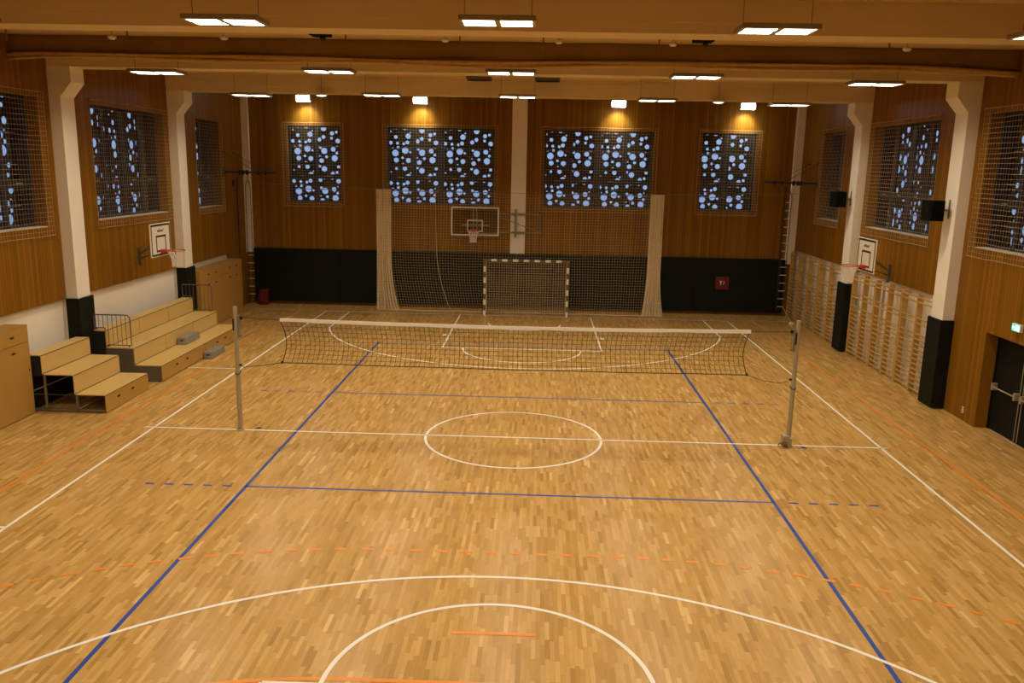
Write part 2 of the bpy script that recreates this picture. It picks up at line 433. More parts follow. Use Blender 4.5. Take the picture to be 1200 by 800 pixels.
for nm, (P, a, b, (z0, z1)) in zip(names, specs):
    root = bpy.data.objects.new(nm, None); C.objects.link(root); root.location = P((a + b) / 2, .3, z0); struct(root)
    fr = MB(); f = .065; d0, d1 = .27, .335
    pbox(fr, P, a, b, d0, d1, z0, z0 + f); pbox(fr, P, a, b, d0, d1, z1 - f, z1)
    pbox(fr, P, a, a + f, d0, d1, z0, z1); pbox(fr, P, b - f, b, d0, d1, z0, z1)
    nb = max(1, round((b - a) / 1.03)); zt = z0 + .97
    for k in range(1, nb):
        s = a + (b - a) * k / nb; hw = .07 if k % 2 else .11
        pbox(fr, P, s - hw, s + hw, d0, d1, z0, z1)
    pbox(fr, P, a, b, d0 - .003, d1, zt - .085, zt + .085)
    fr.build('window_frame', 'frame', root)
    for k in range(nb):
        ct = MB(); s = a + (b - a) * (k + .5) / nb; pbox(ct, P, s - .11, s + .11, d0 - .025, d0 - .003, zt + .005, zt + .03)
        ct.build('window_catch', 'brass', root)
    g = MB(); g.add([P(a + .01, .30, z0 + .01), P(b - .01, .30, z0 + .01), P(b - .01, .30, z1 - .01), P(a + .01, .30, z1 - .01)], [(3, 2, 1, 0) if P is PR else (0, 1, 2, 3)])
    g.build('glass_pane', 'glass', root, fix=False)         # faces the room
    s = MB(); pbox(s, P, a + .002, b - .002, .004, d0, z0, z0 + .02); s.build('window_sill', 'frame' if P is PB else 'sill', root)
    d = .64
    sr = MB(); e = .05
    pbox(sr, P, a - e, a - e + .03, TH, d - .005, z0 - e, z1 + e); pbox(sr, P, b + e - .03, b + e, TH, d - .005, z0 - e, z1 + e)
    pbox(sr, P, a - e, b + e, TH, d - .005, z0 - e, z0 - e + .03); pbox(sr, P, a - e, b + e, TH, d - .005, z1 + e - .03, z1 + e)
    sr.build('screen_surround', 'screen', root)
    sc = screen_mesh(P, a, b, z0, z1, d, 0).build('perforated_screen', 'screen', root, fix=False)
    so = sc.modifiers.new('thickness', 'SOLIDIFY'); so.thickness = .006
    for zz in (z0 + .46, z0 + 1.38, z0 + 2.08):
        r = MB(); pbox(r, P, a - .02, b + .02, d - .06, d - .035, zz, zz + .022); r.build('facade_rail', 'screen_rail', root)

# window nets
def cordnet(mb, P, s0, s1, z0, z1, d, step, r, mi=0):
    n = round((s1 - s0) / step); k = round((z1 - z0) / step)
    for i in range(n + 1):
        s = s0 + (s1 - s0) * i / n; e = .012 * math.sin(i * 1.7)
        mb.tube([P(s, d, z0), P(s + e, d + .01, (z0 + z1) / 2), P(s, d, z1)], r if 0 < i < n else r * 1.8, 3, mi, False)
    for j in range(k + 1):
        z = z0 + (z1 - z0) * j / k
        m = 6; pts = [P(s0 + (s1 - s0) * q / m, d + .004 * math.sin(j + q), z + (.008 * math.sin(q * 2.1 + j * .9) if 0 < q < m else 0)) for q in range(m + 1)]
        mb.tube(pts, r if 0 < j < k else r * 1.8, 3, mi, False)
NETL = ['safety net over the small back wall window at the left end', 'safety net over the wide back wall window left of the centre column',
        'safety net over the wide back wall window right of the centre column', 'safety net over the small back wall window at the right end',
        'safety net over the left wall window nearest the tall cabinet', 'safety net over the left wall window above the small basketball board',
        'safety net over the narrow left wall window beyond the far column', 'safety net over the right wall window nearest the exit door',
        'safety net over the right wall window between the two loudspeakers', 'safety net over the narrow right wall window beyond the far column']
for lab, (P, a, b, (z0, z1)) in zip(NETL, specs):
    mb = MB(); e = .13 if P is PB else .16
    cordnet(mb, P, a - e, b + e, z0 - e - .03, z1 + .1, -.07, .105, .0035)
    for q in range(7):
        for zz in (z0 - e - .03, z1 + .1):
            s = a - e + (b - a + 2 * e) * q / 6
            mb.tube([P(s, 0, zz), P(s, -.085, zz)], .008, 5, 1)
    tag(mb.build('window_net', ['wcord', 'galv'], origin=P((a + b) / 2, 0, z0)), lab, 'safety net', 'window safety nets')

# ------------------------------------------------------------------ exit door, exit sign, socket
root = bpy.data.objects.new('door_1', None); C.objects.link(root); root.location = (XR + .3, .5, 0); struct(root)
dx = XR + .29
ym = .50
for (a, b, hs) in ((ym + .004, DOOR[1] - .05, 1), (DOOR[0] + .05, ym - .004, -1)):
    w = MB(); w.rbox((dx, a, .012), (dx + .05, b, DOOR[2] - .05), .006); lf = w.build('door_leaf', 'door', root)
    w = MB()
    w.tube([(dx - .10, a + .10, .98), (dx - .10, b - .10, .98)], .016, 10)
    for yy in (a + .12, b - .12): w.rbox((dx - .12, yy - .03, .90), (dx - .001, yy + .03, 1.06), .012)
    w.tube([(dx - .03, a + .05 if hs > 0 else b - .05, .05), (dx - .03, a + .05 if hs > 0 else b - .05, 2.0)], .009, 6)
    w.build('push_bar', 'steel', lf)
w = MB()
w.box((dx - .02, DOOR[0], 0), (dx + .05, DOOR[0] + .05, DOOR[2])); w.box((dx - .02, DOOR[1] - .05, 0), (dx + .05, DOOR[1], DOOR[2])); w.box((dx - .02, DOOR[0], DOOR[2] - .05), (dx + .05, DOOR[1], DOOR[2]))
w.build('door_frame', 'door', root)

ex = thing('exit_sign', 'lit green and white exit sign above the black double door', 'exit sign', (XR, .46, 2.37))
w = MB(); w.rbox((XR - .07, .31, 2.38), (XR, .61, 2.54), .012); w.build('housing', 'fixture_white', ex)
w = MB(); w.box((XR - .074, .32, 2.39), (XR - .069, .60, 2.53)); w.build('lit_panel', 'exit', ex)
def sx_pts(pts): return [(p[0], p[1]) for p in pts]
w = MB()   # running figure, doorway and arrow, on the lit face
def flat(poly): w.prism([(0.46 - p[0] * .8, 2.46 + p[1] * .8) for p in poly], 0, XR - .078, XR - .073)
flat([(.03 + .014 * math.cos(t * pi / 5), .058 + .014 * math.sin(t * pi / 5)) for t in range(10)])
flat([(.005, .04), (.035, .04), (.02, -.012), (-.012, -.005)])
flat([(.03, .036), (.062, .012), (.054, .002), (.02, .022)]); flat([(.006, .038), (-.03, .022), (-.027, .012), (.0, .02)])
flat([(.018, -.008), (.045, -.03), (.036, -.068), (.024, -.066), (.03, -.034), (-.002, -.012)])
flat([(-.01, -.004), (-.022, -.035), (-.06, -.052), (-.058, -.064), (-.01, -.046), (.006, -.012)])
flat([(.09, .065), (.15, .065), (.15, -.068), (.138, -.068), (.138, .053), (.102, .053), (.102, -.068), (.09, -.068)])
flat([(-.15, 0), (-.11, .035), (-.11, .012), (-.075, .012), (-.075, -.012), (-.11, -.012), (-.11, -.035)])
w.build('pictogram', 'exit_white', ex)
so = thing('wall_socket', 'small white wall socket low on the panelling beside the door recess', 'socket', (XR, 2.19, .24))
w = MB(); w.rbox((XR - .012, 2.15, .17), (XR, 2.23, .32), .006); w.build('plate', 'fixture_white', so)
for zz in (.21, .28):
    w = MB(); w.lathe([(.022, 0), (.022, .004)], (0, 0, 0), 12)
    w.v = [(XR - .012 - p[2], 2.19 + p[0], zz + p[1]) for p in w.v]; w.build('outlet', 'fixture', so)

# ------------------------------------------------------------------ ceiling lights
def make_light(loc):
    x, y, z = loc
    r = thing('ceiling_light', '', 'ceiling light', loc, 'suspended twin ceiling lights')
    w = MB()                                             # open-bottomed tray
    X, Y = .53, .29
    w.box((x - X, y - Y, z + .052), (x + X, y + Y, z + .062))
    for s in (-1, 1):
        w.box((x - X, y + s * Y, z), (x + X, y + s * (Y - .012), z + .06))
        w.box((x + s * X, y - Y, z), (x + s * (X - .012), y + Y, z + .06))
    w.build('housing', 'fixture', r)
    w = MB()
    for s in (-1, 1):
        w.box((x - X, y + s * Y, z - .006), (x + X, y + s * (Y - .055), z)); w.box((x + s * X, y - Y, z - .006), (x + s * (X - .05), y + Y, z))
    w.box((x - .04, y - Y, z - .006), (x + .04, y + Y, z)); w.box((x - X, y - .035, z - .006), (x + X, y + .035, z))
    w.build('louvre_frame', 'louvre', r)
    for sx in (-1, 1):
        for sy in (-1, 1):
            w = MB(); w.box((x + sx * .035, y + sy * .018, z + .002), (x + sx * .485, y + sy * .255, z + .012)); w.build('diffuser', 'lamp', r)
    for sx in (-1, 1):
        w = MB(); w.tube([(x + sx * .47, y, z + .06), (x + sx * .47, y, ZC)], .006, 6); w.build('suspension_rod', 'fixture', r)
    ld = bpy.data.lights.new('lamp_light', 'AREA'); ld.shape = 'RECTANGLE'; ld.size = 1.0; ld.size_y = .45
    ld.energy = 98; ld.color = (1, .83, .57); ld.spread = math.radians(150)
    lo = bpy.data.objects.new('lamp_light', ld); C.objects.link(lo); lo.parent = r; lo.location = (0, 0, .0012)
    return r
lights = []
for row, y, pts in (('unseen_added', -10.2, [(-8.0, 7.35), (-4.07, 7.35), (-.23, 7.35), (3.63, 7.35), (7.45, 7.35)]), ('front', -4.1, [(-8.0, 7.34), (-4.07, 7.35), (-.23, 7.39), (3.63, 7.34), (7.45, 7.32)]),  # first row is out of view, added to brighten the near floor
                    ('middle', 2.3, [(-7.94, 7.27), (-4.18, 7.35), (-.26, 7.38), (3.67, 7.36), (7.44, 7.28)]),
                    ('rear', 8.2, [(-7.88, 7.27), (-4.13, 7.33), (-.27, 7.35), (3.65, 7.32), (7.34, 7.26)])):
    for k, (x, z) in enumerate(pts):
        lights.append((row, k, (x, y, z)))
base = None
POSN = ['leftmost', 'second from the left', 'middle one', 'second from the right', 'rightmost']
ROWN = {'unseen_added': 'in the added unseen row over the near half', 'front': 'in the row before the first beam', 'middle': 'in the row behind the rolled curtain', 'rear': 'in the row before the last beam'}
for row, k, loc in lights:
    if base is None: base = make_light(loc); o = base
    else: o = copy_tree(base); o.location = loc
    o['label'] = 'lit twin ceiling light, %s %s' % (POSN[k], ROWN[row])

# wall-wash floodlights and small emergency lamps
FLN = ['above the small left window', 'above the wide window left of the column', 'above the wide window right of the column', 'above the small right window']
fbase = None
for k, x in enumerate((-8.38, -4.04, 3.22, 7.90)):
    loc = (x, YB - .45, 7.72)
    if fbase is None:
        r = fbase = thing('floodlight', '', 'floodlight', loc, 'back wall floodlights')
        w = MB(); w.rbox((x - .27, loc[1] - .08, 7.64), (x + .27, loc[1] + .10, 7.86), .03); w.build('housing', 'fixture', r)
        w = MB(); w.rbox((x - .25, loc[1] - .105, 7.66), (x + .25, loc[1] - .075, 7.84), .02); w.rbox((x - .24, loc[1] - .06, 7.628), (x + .24, loc[1] + .08, 7.645), .008); w.build('lens', 'flood', r)
        w = MB(); w.tube([(x, loc[1] + .1, 7.76), (x, YB - .1, 7.76), (x, YB - .1, ZC)], .02, 8); w.build('bracket', 'dark_metal', r)
        ld = bpy.data.lights.new('flood_beam', 'SPOT'); ld.energy = 120; ld.color = (1, .95, .84); ld.spot_size = math.radians(100); ld.spot_blend = .9; ld.shadow_soft_size = .1
        lo = bpy.data.objects.new('flood_beam', ld); C.objects.link(lo); lo.parent = r; lo.location = (0, .02, -.12); lo.rotation_euler = (math.radians(34), 0, 0)
        o = r
    else: o = copy_tree(fbase); o.location = loc
    o['label'] = 'bright white floodlight high on the back wall ' + FLN[k]
ebase = None
for k, x in enumerate((-6.1, 5.56)):
    loc = (x, 9.15, 7.40)
    if ebase is None:
        o = ebase = thing('emergency_lamp', '', 'lamp', loc, 'small round beam lamps')
        w = MB(); w.lathe([(.06, .05), (.17, .03), (.19, .0), (.18, -.02)], loc, 24); w.build('housing', 'fixture_white', o, smooth=True)
        w = MB(); w.lathe([(.15, -.02), (.12, -.045), (.04, -.055)], loc, 24); w.build('lens', 'smalllamp', o, smooth=True)
        w = MB(); w.tube([(x, 9.15, 7.44), (x, 9.15, ZC)], .008, 6); w.build('cable', 'fixture', o)
    else: o = copy_tree(ebase); o.location = loc
    o['label'] = ['small round lamp under the rear beam beside the leftmost floodlight', 'small round lamp under the rear beam beside the rightmost floodlight'][k]

# junction boxes with conduit on the rear beam
jb = None
JN = ['farthest left', 'second from left', 'second from right', 'farthest right']
for k, (x, z) in enumerate(((-8.35, 7.76), (-4.56, 7.83), (3.52, 7.83), (7.45, 7.78))):
    loc = (x, 9.35, z)
    if jb is None:
        o = jb = thing('junction_box', '', 'junction box', loc, 'conduit boxes on the rear beam')
        w = MB(); w.rbox((x - .07, 9.29, z - .07), (x + .07, 9.355, z + .07), .012); w.build('box', 'beam', o)
        w = MB(); w.tube([(x - 1.9, 9.345, z), (x - .07, 9.345, z)], .011, 6); w.build('conduit', 'beam', o)
    else: o = copy_tree(jb); o.location = loc
    o['label'] = 'small beige junction box and conduit on the rear beam, ' + JN[k]
# dark vents either side of the central light on the rear beam
vb = None
for k, (x, n) in enumerate(((-1.42, 'left'), (.56, 'right'))):
    loc = (x, 8.95, 7.86)
    if vb is None:
        o = vb = thing('air_vent', '', 'vent', loc, 'ceiling air vents')
        w = MB(); w.rbox((x - .36, 8.66, 7.87), (x + .36, 9.24, 7.945), .01); w.build('casing', 'grey_panel', o)
        w = MB()
        for q in range(9): w.box((x - .33, 8.69 + q * .06, 7.862), (x + .33, 8.72 + q * .06, 7.872))
        w.build('grille', 'slot', o)
    else: o = copy_tree(vb); o.location = loc
    o['label'] = 'dark slatted air vent to the %s of the central middle light' % n
# cameras, hooks and detectors behind the first beam
cb = None
for k, (x, n) in enumerate(((-3.25, 'left'), (3.0, 'right'))):
    loc = (x, -2.05, 7.47)
    if cb is None:
        o = cb = thing('ceiling_camera', '', 'camera', loc, 'black ceiling cameras')
        w = MB(); w.rbox((x - .16, -2.2, 7.47), (x + .16, -1.9, 7.58), .01); w.build('housing', 'speaker', o)
        w = MB(); w.lathe([(.045, .01), (.045, -.05), (.03, -.075), (.01, -.082)], (x + .04, -2.05, 7.47), 16); w.build('dome', 'dark_metal', o, smooth=True)
        w = MB(); w.tube([(x, -2.05, 7.57), (x, -2.05, ZC)], .012, 6); w.build('stem', 'fixture', o)
    else: o = copy_tree(cb); o.location = loc
    o['label'] = 'black box camera under the ceiling behind the first beam, %s one' % n
db = None
DN = ['at far left', 'beside the second front light', 'left of the central front light', 'right of the central front light', 'left of the right camera', 'at far right']
for k, (x, z) in enumerate(((-6.75, 7.40), (-4.87, 7.42), (-1.2, 7.44), (.66, 7.44), (2.52, 7.43), (6.29, 7.41))):
    loc = (x, -2, z)
    if db is None:
        o = db = thing('smoke_detector', '', 'smoke detector', loc, 'hanging smoke detectors')
        w = MB(); w.lathe([(.02, .05), (.065, .03), (.07, .0), (.045, -.025)], loc, 18); w.build('sensor', 'fixture_white', o, smooth=True)
        w = MB(); w.tube([(x, -2, z + .04), (x, -2, ZC - .005)], .006, 6); w.build('stem', 'fixture', o)
    else: o = copy_tree(db); o.location = loc
    o['label'] = 'small round detector hanging behind the first beam, ' + DN[k]
hb = None
HN = ['farthest left', 'second from left', 'third from left', 'left of the central light', 'right of the central light', 'second from right', 'farthest right']
for k, (x, z) in enumerate(((-8.6, 7.36), (-6.54, 7.38), (-2.87, 7.38), (-.97, 7.38), (.41, 7.38), (2.31, 7.38), (6.04, 7.37))):
    loc = (x, -1.9, z)
    if hb is None:
        o = hb = thing('hanging_rod', '', 'ceiling rod', loc, 'short brown ceiling rods')
        w = MB(); w.tube([(x, -1.9, z), (x, -1.9, ZC - .005)], .014, 6); w.build('rod', 'plinth', o)
        w = MB(); w.tube([(x + .025 * math.cos(t), -1.9, z - .02 + .025 * math.sin(t)) for t in [i * pi / 5 for i in range(9)]], .007, 5); w.build('eye', 'plinth', o)
    else: o = copy_tree(hb); o.location = loc
    o['label'] = 'short brown rod hanging behind the first beam, ' + HN[k]

# ------------------------------------------------------------------ raised divider curtain
r = thing('divider_curtain', 'raised brown divider curtain with a rolled hem across the hall', 'curtain', (-.36, 1.7, 7.5))
x0, x1 = XL + .03, XR - .03
w = MB(); n = 120; vs = []; fs = []
hem = lambda t: 7.51 + .035 * math.sin(t * 9 + .6) + .02 * math.sin(t * 23) + .05 * math.sin(pi * t) - .03
for i in range(n + 1):
    t = i / n; x = x0 + (x1 - x0) * t; y = 1.7 + .02 * math.sin(t * 60)
    for z in (hem(t), 7.9, ZC - .01): vs.append((x, y, z))
for i in range(n):
    for j in range(2): fs.append((i * 3 + j, i * 3 + 3 + j, i * 3 + 4 + j, i * 3 + 1 + j))
w.add(vs, fs); o = w.build('curtain_sheet', 'curtain', r, smooth=True)
m = o.modifiers.new('thickness', 'SOLIDIFY'); m.thickness = .008
for q, (dy, dz, rr, ph) in enumerate(((0, 0, .045, 0), (-.045, .03, .035, 1.3), (-.04, -.035, .03, 2.6), (.045, .01, .035, 4))):
    w = MB(); w.tube([(x0 + (x1 - x0) * i / n, 1.7 + dy + .012 * math.sin(i * .31 + ph), hem(i / n) + dz + .012 * math.sin(i * .19 + ph * 2)) for i in range(n + 1)],
                     [rr * (1 + .25 * math.sin(i * .23 + ph)) for i in range(n + 1)], 8)
    w.build('rolled_hem', 'bundle', r, smooth=True)

# ------------------------------------------------------------------ wooden seating on the left
def slot(mb, x, y, z, w=.13, h=.042): mb.rbox((x - .004, y - w / 2, z - h / 2), (x + .006, y + w / 2, z + h / 2), .008)
g = .016
def tread(root, x0, x1, y0, y1, z, nm='tread'):
    w = MB(); w.rbox((x0, y0 + g / 2, z - .022), (x1, y1 - g / 2, z), .004); t = w.build(nm, 'ply', root)
    w = MB(); w.box((x1 - .002, y0 + g / 2, z - .020), (x1 + .002, y1 - g / 2, z - .003)); w.build('edge_strip', 'ply_edge', t)
    return t
# short unit
r = thing('bleacher', 'short three-step plywood bleacher with open near end, beside the tall cabinet', 'bleacher', (-9.7, 1.85, 0), 'plywood bleachers')
ya, yb = .86, 2.86
TI = [(-8.88, -9.55, .41), (-9.55, -10.23, .84), (-10.23, -10.56, 1.26)]
for k, (xf, xb, z) in enumerate(TI):
    tread(r, xb, xf, ya, yb, z)
    zb = 0.012 if k == 0 else TI[k - 1][2] + .002
    w = MB(); w.rbox((xf - .022, ya, zb), (xf - .003, yb, z - .023), .003); rs = w.build('riser_panel', 'ply_front' if k == 0 else 'ply', r)
    if k == 0:
        for yy in (1.42, 2.08): w = MB(); slot(w, xf, yy, .25); w.build('hand_slot', 'slot', rs)
    else:
        w = MB(); w.box((xf - .002, ya, zb), (xf + .006, yb, zb + .016)); w.build('kick_strip', 'rail_metal', rs)
w = MB()
for xx in (-9.53, -10.21, -10.52): w.box((xx - .02, ya + .01, 0), (xx + .02, ya + .05, .39 if xx > -9.6 else .80)); w.box((xx - .02, yb - .05, 0), (xx + .02, yb - .01, .39))
w.box((-10.55, ya + .01, .385), (-9.0, ya + .05, .41 - .024)); w.box((-10.55, ya + .01, .03), (-8.92, ya + .05, .07))
w.box((-10.55, yb - .05, .03), (-8.92, yb - .01, .07))
w.tube([(-10.5, ya + .03, .45), (-9.7, ya + .9, .78)], .015, 6); w.tube([(-9.5, ya + .03, .08), (-9.0, ya + .7, .36)], .012, 6)
w.build('steel_frame', 'galv', r)
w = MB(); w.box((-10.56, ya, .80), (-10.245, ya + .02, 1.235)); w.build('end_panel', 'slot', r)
w = MB(); w.box((-10.56, yb - .02, .0), (-9.56, yb, .815)); w.box((-9.56, yb - .02, 0), (-8.905, yb, .385)); w.build('end_panel', 'grey_panel', r)
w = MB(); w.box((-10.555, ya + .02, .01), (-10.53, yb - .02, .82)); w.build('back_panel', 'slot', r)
# long unit
r = thing('bleacher', 'long three-step plywood bleacher with railings at both ends', 'bleacher', (-9.7, 6.3, 0), 'plywood bleachers')
ya, yb = 3.58, 9.05
T2 = [(-8.86, -9.53, .42, 2, 9.15), (-9.53, -10.22, .85, 3, 9.05), (-10.22, -10.555, 1.28, 3, 8.95)]
for k, (xf, xb, z, n, ye) in enumerate(T2):
    y0 = ya + (.02 if k == 2 else 0)
    zb = .03 if k == 0 else T2[k - 1][2] + .002
    for q in range(n):
        a, b = y0 + (ye - y0) * q / n, y0 + (ye - y0) * (q + 1) / n
        tread(r, xb, xf, a, b, z)
        w = MB(); w.rbox((xf - .022, a + g, zb), (xf - .003, b - g, z - .023), .003); rs = w.build('riser_panel', 'ply_front' if k == 0 else 'ply', r)
        if k == 0:
            for yy in (.32, .55): w = MB(); slot(w, xf, a + (b - a) * yy, .26, .13); w.build('hand_slot', 'slot', rs)
    w = MB(); w.box((xf - .04, y0 + .01, zb), (xf - .024, ye - .01, z - .03)); 
    if k: w.box((xf - .002, y0, zb), (xf + .006, ye, zb + .016))
    w.build('riser_frame', 'rail_metal', r)
for a, s, z in ((ya, 1, 0), (yb, -1, 0)):
    w = MB()
    w.box((-9.55, a, .035), (-8.89, a + s * .02, .395)); w.box((-10.24, a, .035), (-9.55, a + s * .02, .825))
    w.box((-9.3 - .2, a + s * .02, 0.0), (-8.92, a + s * .04, .05))
    w.build('end_panel', 'grey_panel', r)
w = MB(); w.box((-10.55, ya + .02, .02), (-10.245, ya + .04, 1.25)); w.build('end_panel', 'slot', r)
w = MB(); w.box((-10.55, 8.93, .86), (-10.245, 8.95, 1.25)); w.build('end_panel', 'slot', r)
def railing(y, top, xr, za, zb2, xl, xs):
    rl = MB(); rad = .10
    pts = [(xl, y, zb2 + .02), (xl, y, top)]
    for i in range(7):
        t = pi / 2 * (1 - i / 6); pts.append((xr - rad + rad * math.cos(t), y, top - rad + rad * math.sin(t)))
    pts += [(xr, y, za + .05), (xs, y, za + .05), (xs, y, zb2 + .05), (xl, y, zb2 + .05)]
    rl.tube(pts, .016, 8)
    for xx in (xr - .06, xs + .06): rl.tube([(xx, y, za), (xx, y, za + .05)], .012, 6)
    rl.tube([(xl + .06, y, zb2), (xl + .06, y, zb2 + .05)], .012, 6)
    o = rl.build('railing', 'rail_metal', r)
    n = 8
    for i in range(1, n):
        x = xl + (xr - xl) * i / n
        bm = MB(); bm.tube([(x, y, (za if x > xs else zb2) + .05), (x, y, top - (.0 if x < xr - rad else .02))], .007, 6)
        bm.build('baluster', 'rail_metal', o)
railing(ya + .08, 1.66, -9.62, .85, 1.28, -10.52, -10.26)
railing(8.92, 1.68, -9.62, .85, 1.28, -10.52, -10.26)
# grey step boxes
bx = None
for k, (x, y, z) in enumerate(((-9.385, 6.52, .42), (-8.90 + .17, 6.66, 0))):
    if bx is None:
        o = bx = thing('step_box', '', 'step box', (x, y, z), 'grey step boxes')
        w = MB(); w.rbox((x - .125, y - .49, z + .002), (x + .125, y + .49, z + .2), .015); w.build('body', 'grey_box', o)
        for q in (-.05, .05): w = MB(); w.box((x + q - .008, y - .485, z + .199), (x + q + .008, y + .485, z + .202)); w.build('groove', 'grey_dark', o)
        w = MB(); w.rbox((x - .05, y - .494, z + .10), (x + .05, y - .486, z + .135), .004); w.build('hand_slot', 'slot', o)
    else: o = copy_tree(bx); o.location = (x, y, z)
    o['label'] = ['grey slotted step box lying on the lowest bench of the long bleacher', 'grey slotted step box standing on the floor in front of the long bleacher'][k]
# cabinets
CN = ['tall plywood cabinet in the left foreground, beside the short bleacher', 'tall plywood cabinet just beyond the far bleacher railing', 'tall plywood cabinet at the far end of the left wall']
cbase = None
for k, y0 in enumerate((-1.16, 10.03, 11.96)):
    loc = (-10.62, y0 + .96, 0)
    if cbase is None:
        o = cbase = thing('storage_cabinet', '', 'cabinet', loc, 'plywood storage cabinets')
        xb, xf, y1, zt = XL - .04, -10.40, y0 + 1.92, 1.95
        w = MB()
        w.box((xb, y0, .0), (xf - .022, y0 + .02, zt)); w.box((xb, y1 - .02, 0), (xf - .022, y1, zt)); w.box((xb, y0, zt - .02), (xf, y1, zt)); w.box((xb, y0, 0), (xf - .03, y1, .03)); w.box((xb, y0, 1.58), (xf - .022, y1, 1.6))
        w.build('carcass', 'ply_door', o)
        w = MB(); w.rbox((xf - .02, y0 + .004, 1.595), (xf, y1 - .004, zt - .022), .004); fp = w.build('flap_door', 'ply_door', o)
        for yy in (.72, 1.36): w = MB(); slot(w, xf, y0 + yy, 1.765, .13); w.build('hand_slot', 'slot', fp)
        w = MB(); w.rbox((xf - .02, y0 + .004, .02), (xf, y1 - .004, 1.585), .004); dp = w.build('door', 'ply_door', o)
        for yy in (.72, 1.36): w = MB(); slot(w, xf, y0 + yy, 1.43, .13); w.build('hand_slot', 'slot', dp)
        w = MB(); w.rbox((xf - .002, y1 - .09, .95), (xf + .006, y1 - .06, 1.0), .006); w.build('lock', 'slot', dp)
    else: o = copy_tree(cbase); o.location = loc
    o['label'] = CN[k]

# ------------------------------------------------------------------ wall bars on the right
def wall_bars(ys, label):
    r = thing('wall_bars', label, 'wall bars', (XR - .08, (ys[0] + ys[-1]) / 2, 0), 'beech wall bars')
    for y in ys:
        w = MB(); w.prism([(XR - .005, 0.0), (XR - .15, .0), (XR - .15, 2.36), (XR - .13, 2.50), (XR - .005, 2.50)], 1, y - .036, y + .036); w.build('upright', 'bars_wood', r)
    zs = [2.43, 2.31, 1.90, 1.77] + [1.50 - .127 * i for i in range(12)]
    for a, b in zip(ys[:-1], ys[1:]):
        for i, z in enumerate(zs):
            w = MB(); x = XR - (.165 if i < 2 else .12)
            w.tube([(x, a + .03, z), (x, b - .03, z)], .021, 8); w.build('rung', 'bars_wood', r)
    return r
ny = [3.86 + i * .888 for i in range(7)]
wall_bars(ny[0:3], 'double beech wall bars next to the padded column nearest the door')
wall_bars([ny[2] + .076, ny[3], ny[4]], 'double beech wall bars in the middle of the nearer run')
wall_bars([ny[4] + .076, ny[5], ny[6]], 'double beech wall bars under the right basketball hoop, against the far padded column')
fy = [10.14 + i * 1.10 for i in range(6)]
wall_bars(fy[0:3], 'double beech wall bars just beyond the far padded column')
wall_bars([fy[2] + .076, fy[3], fy[4]], 'double beech wall bars near the back of the right wall')
wall_bars([fy[4] + .076, fy[5]], 'single beech wall bars in the back right corner')

# ------------------------------------------------------------------ loudspeakers
sb = None
for k, (y, z) in enumerate(((3.44, 4.40), (9.72, 4.42))):
    x = 9.50; loc = (x, y, z)
    if sb is None:
        o = sb = thing('loudspeaker', '', 'loudspeaker', loc, 'black loudspeakers')
        w = MB()
        pr = [(x - .20, y - .21), (x - .14, y - .25), (x + .16, y - .20), (x + .20, y + .10), (x + .10, y + .20), (x - .20, y + .16)]
        w.prism(pr, 2, z, z + .46); w.build('cabinet', 'speaker', o)
        w = MB(); w.prism([(x - .208, y - .20), (x - .204, y - .21), (x - .145, y - .255), (x + .150, y - .212), (x + .150, y - .203), (x - .14, y - .246), (x - .198, y - .206)], 2, z + .02, z + .44); w.build('grille', 'speaker', o)
        w = MB(); w.box((XCR - .014, y - .03, z + .05), (XCR - .002, y + .03, z + .48)); w.tube([(x + .17, y, z + .24), (XCR - .008, y, z + .24)], .02, 8); w.tube([(XCR - .02, y - .02, z + .46), (XCR - .02, y - .02, z + .30)], .008, 5); w.build('bracket', 'galv', o)
    else: o = copy_tree(sb); o.location = loc
    o['label'] = ['black loudspeaker on the near right column beside the exit side', 'black loudspeaker on the far right column, smaller in view'][k]

# ------------------------------------------------------------------ basketball hoops
def hoop_net(mb, cx, cy, cz, r=.225):
    n = 12; zs = [0, -.12, -.24, -.36, -.44]; rs = [r, r * .78, r * .6, r * .52, r * .55]
    for i in range(n):
        for s in (-1, 1):
            pts = []
            for k, (z, q) in enumerate(zip(zs, rs)):
                t = 2 * pi * (i + s * k * .5) / n; pts.append((cx + q * math.cos(t), cy + q * math.sin(t), cz + z))
            mb.tube(pts, .0105, 4, 0, False)
def rim(mb, cx, cy, cz, r=.225):
    mb.tube([(cx + r * math.cos(2 * pi * i / 28), cy + r * math.sin(2 * pi * i / 28), cz) for i in range(28)], .012, 8, closed=True)
def frame2d(mb, P, s0, s1, z0, z1, t, d0, d1, mi=0):
    pbox(mb, P, s0, s1, d0, d1, z0, z0 + t, mi); pbox(mb, P, s0, s1, d0, d1, z1 - t, z1, mi)
    pbox(mb, P, s0, s0 + t, d0, d1, z0 + t, z1 - t, mi); pbox(mb, P, s1 - t, s1, d0, d1, z0 + t, z1 - t, mi)
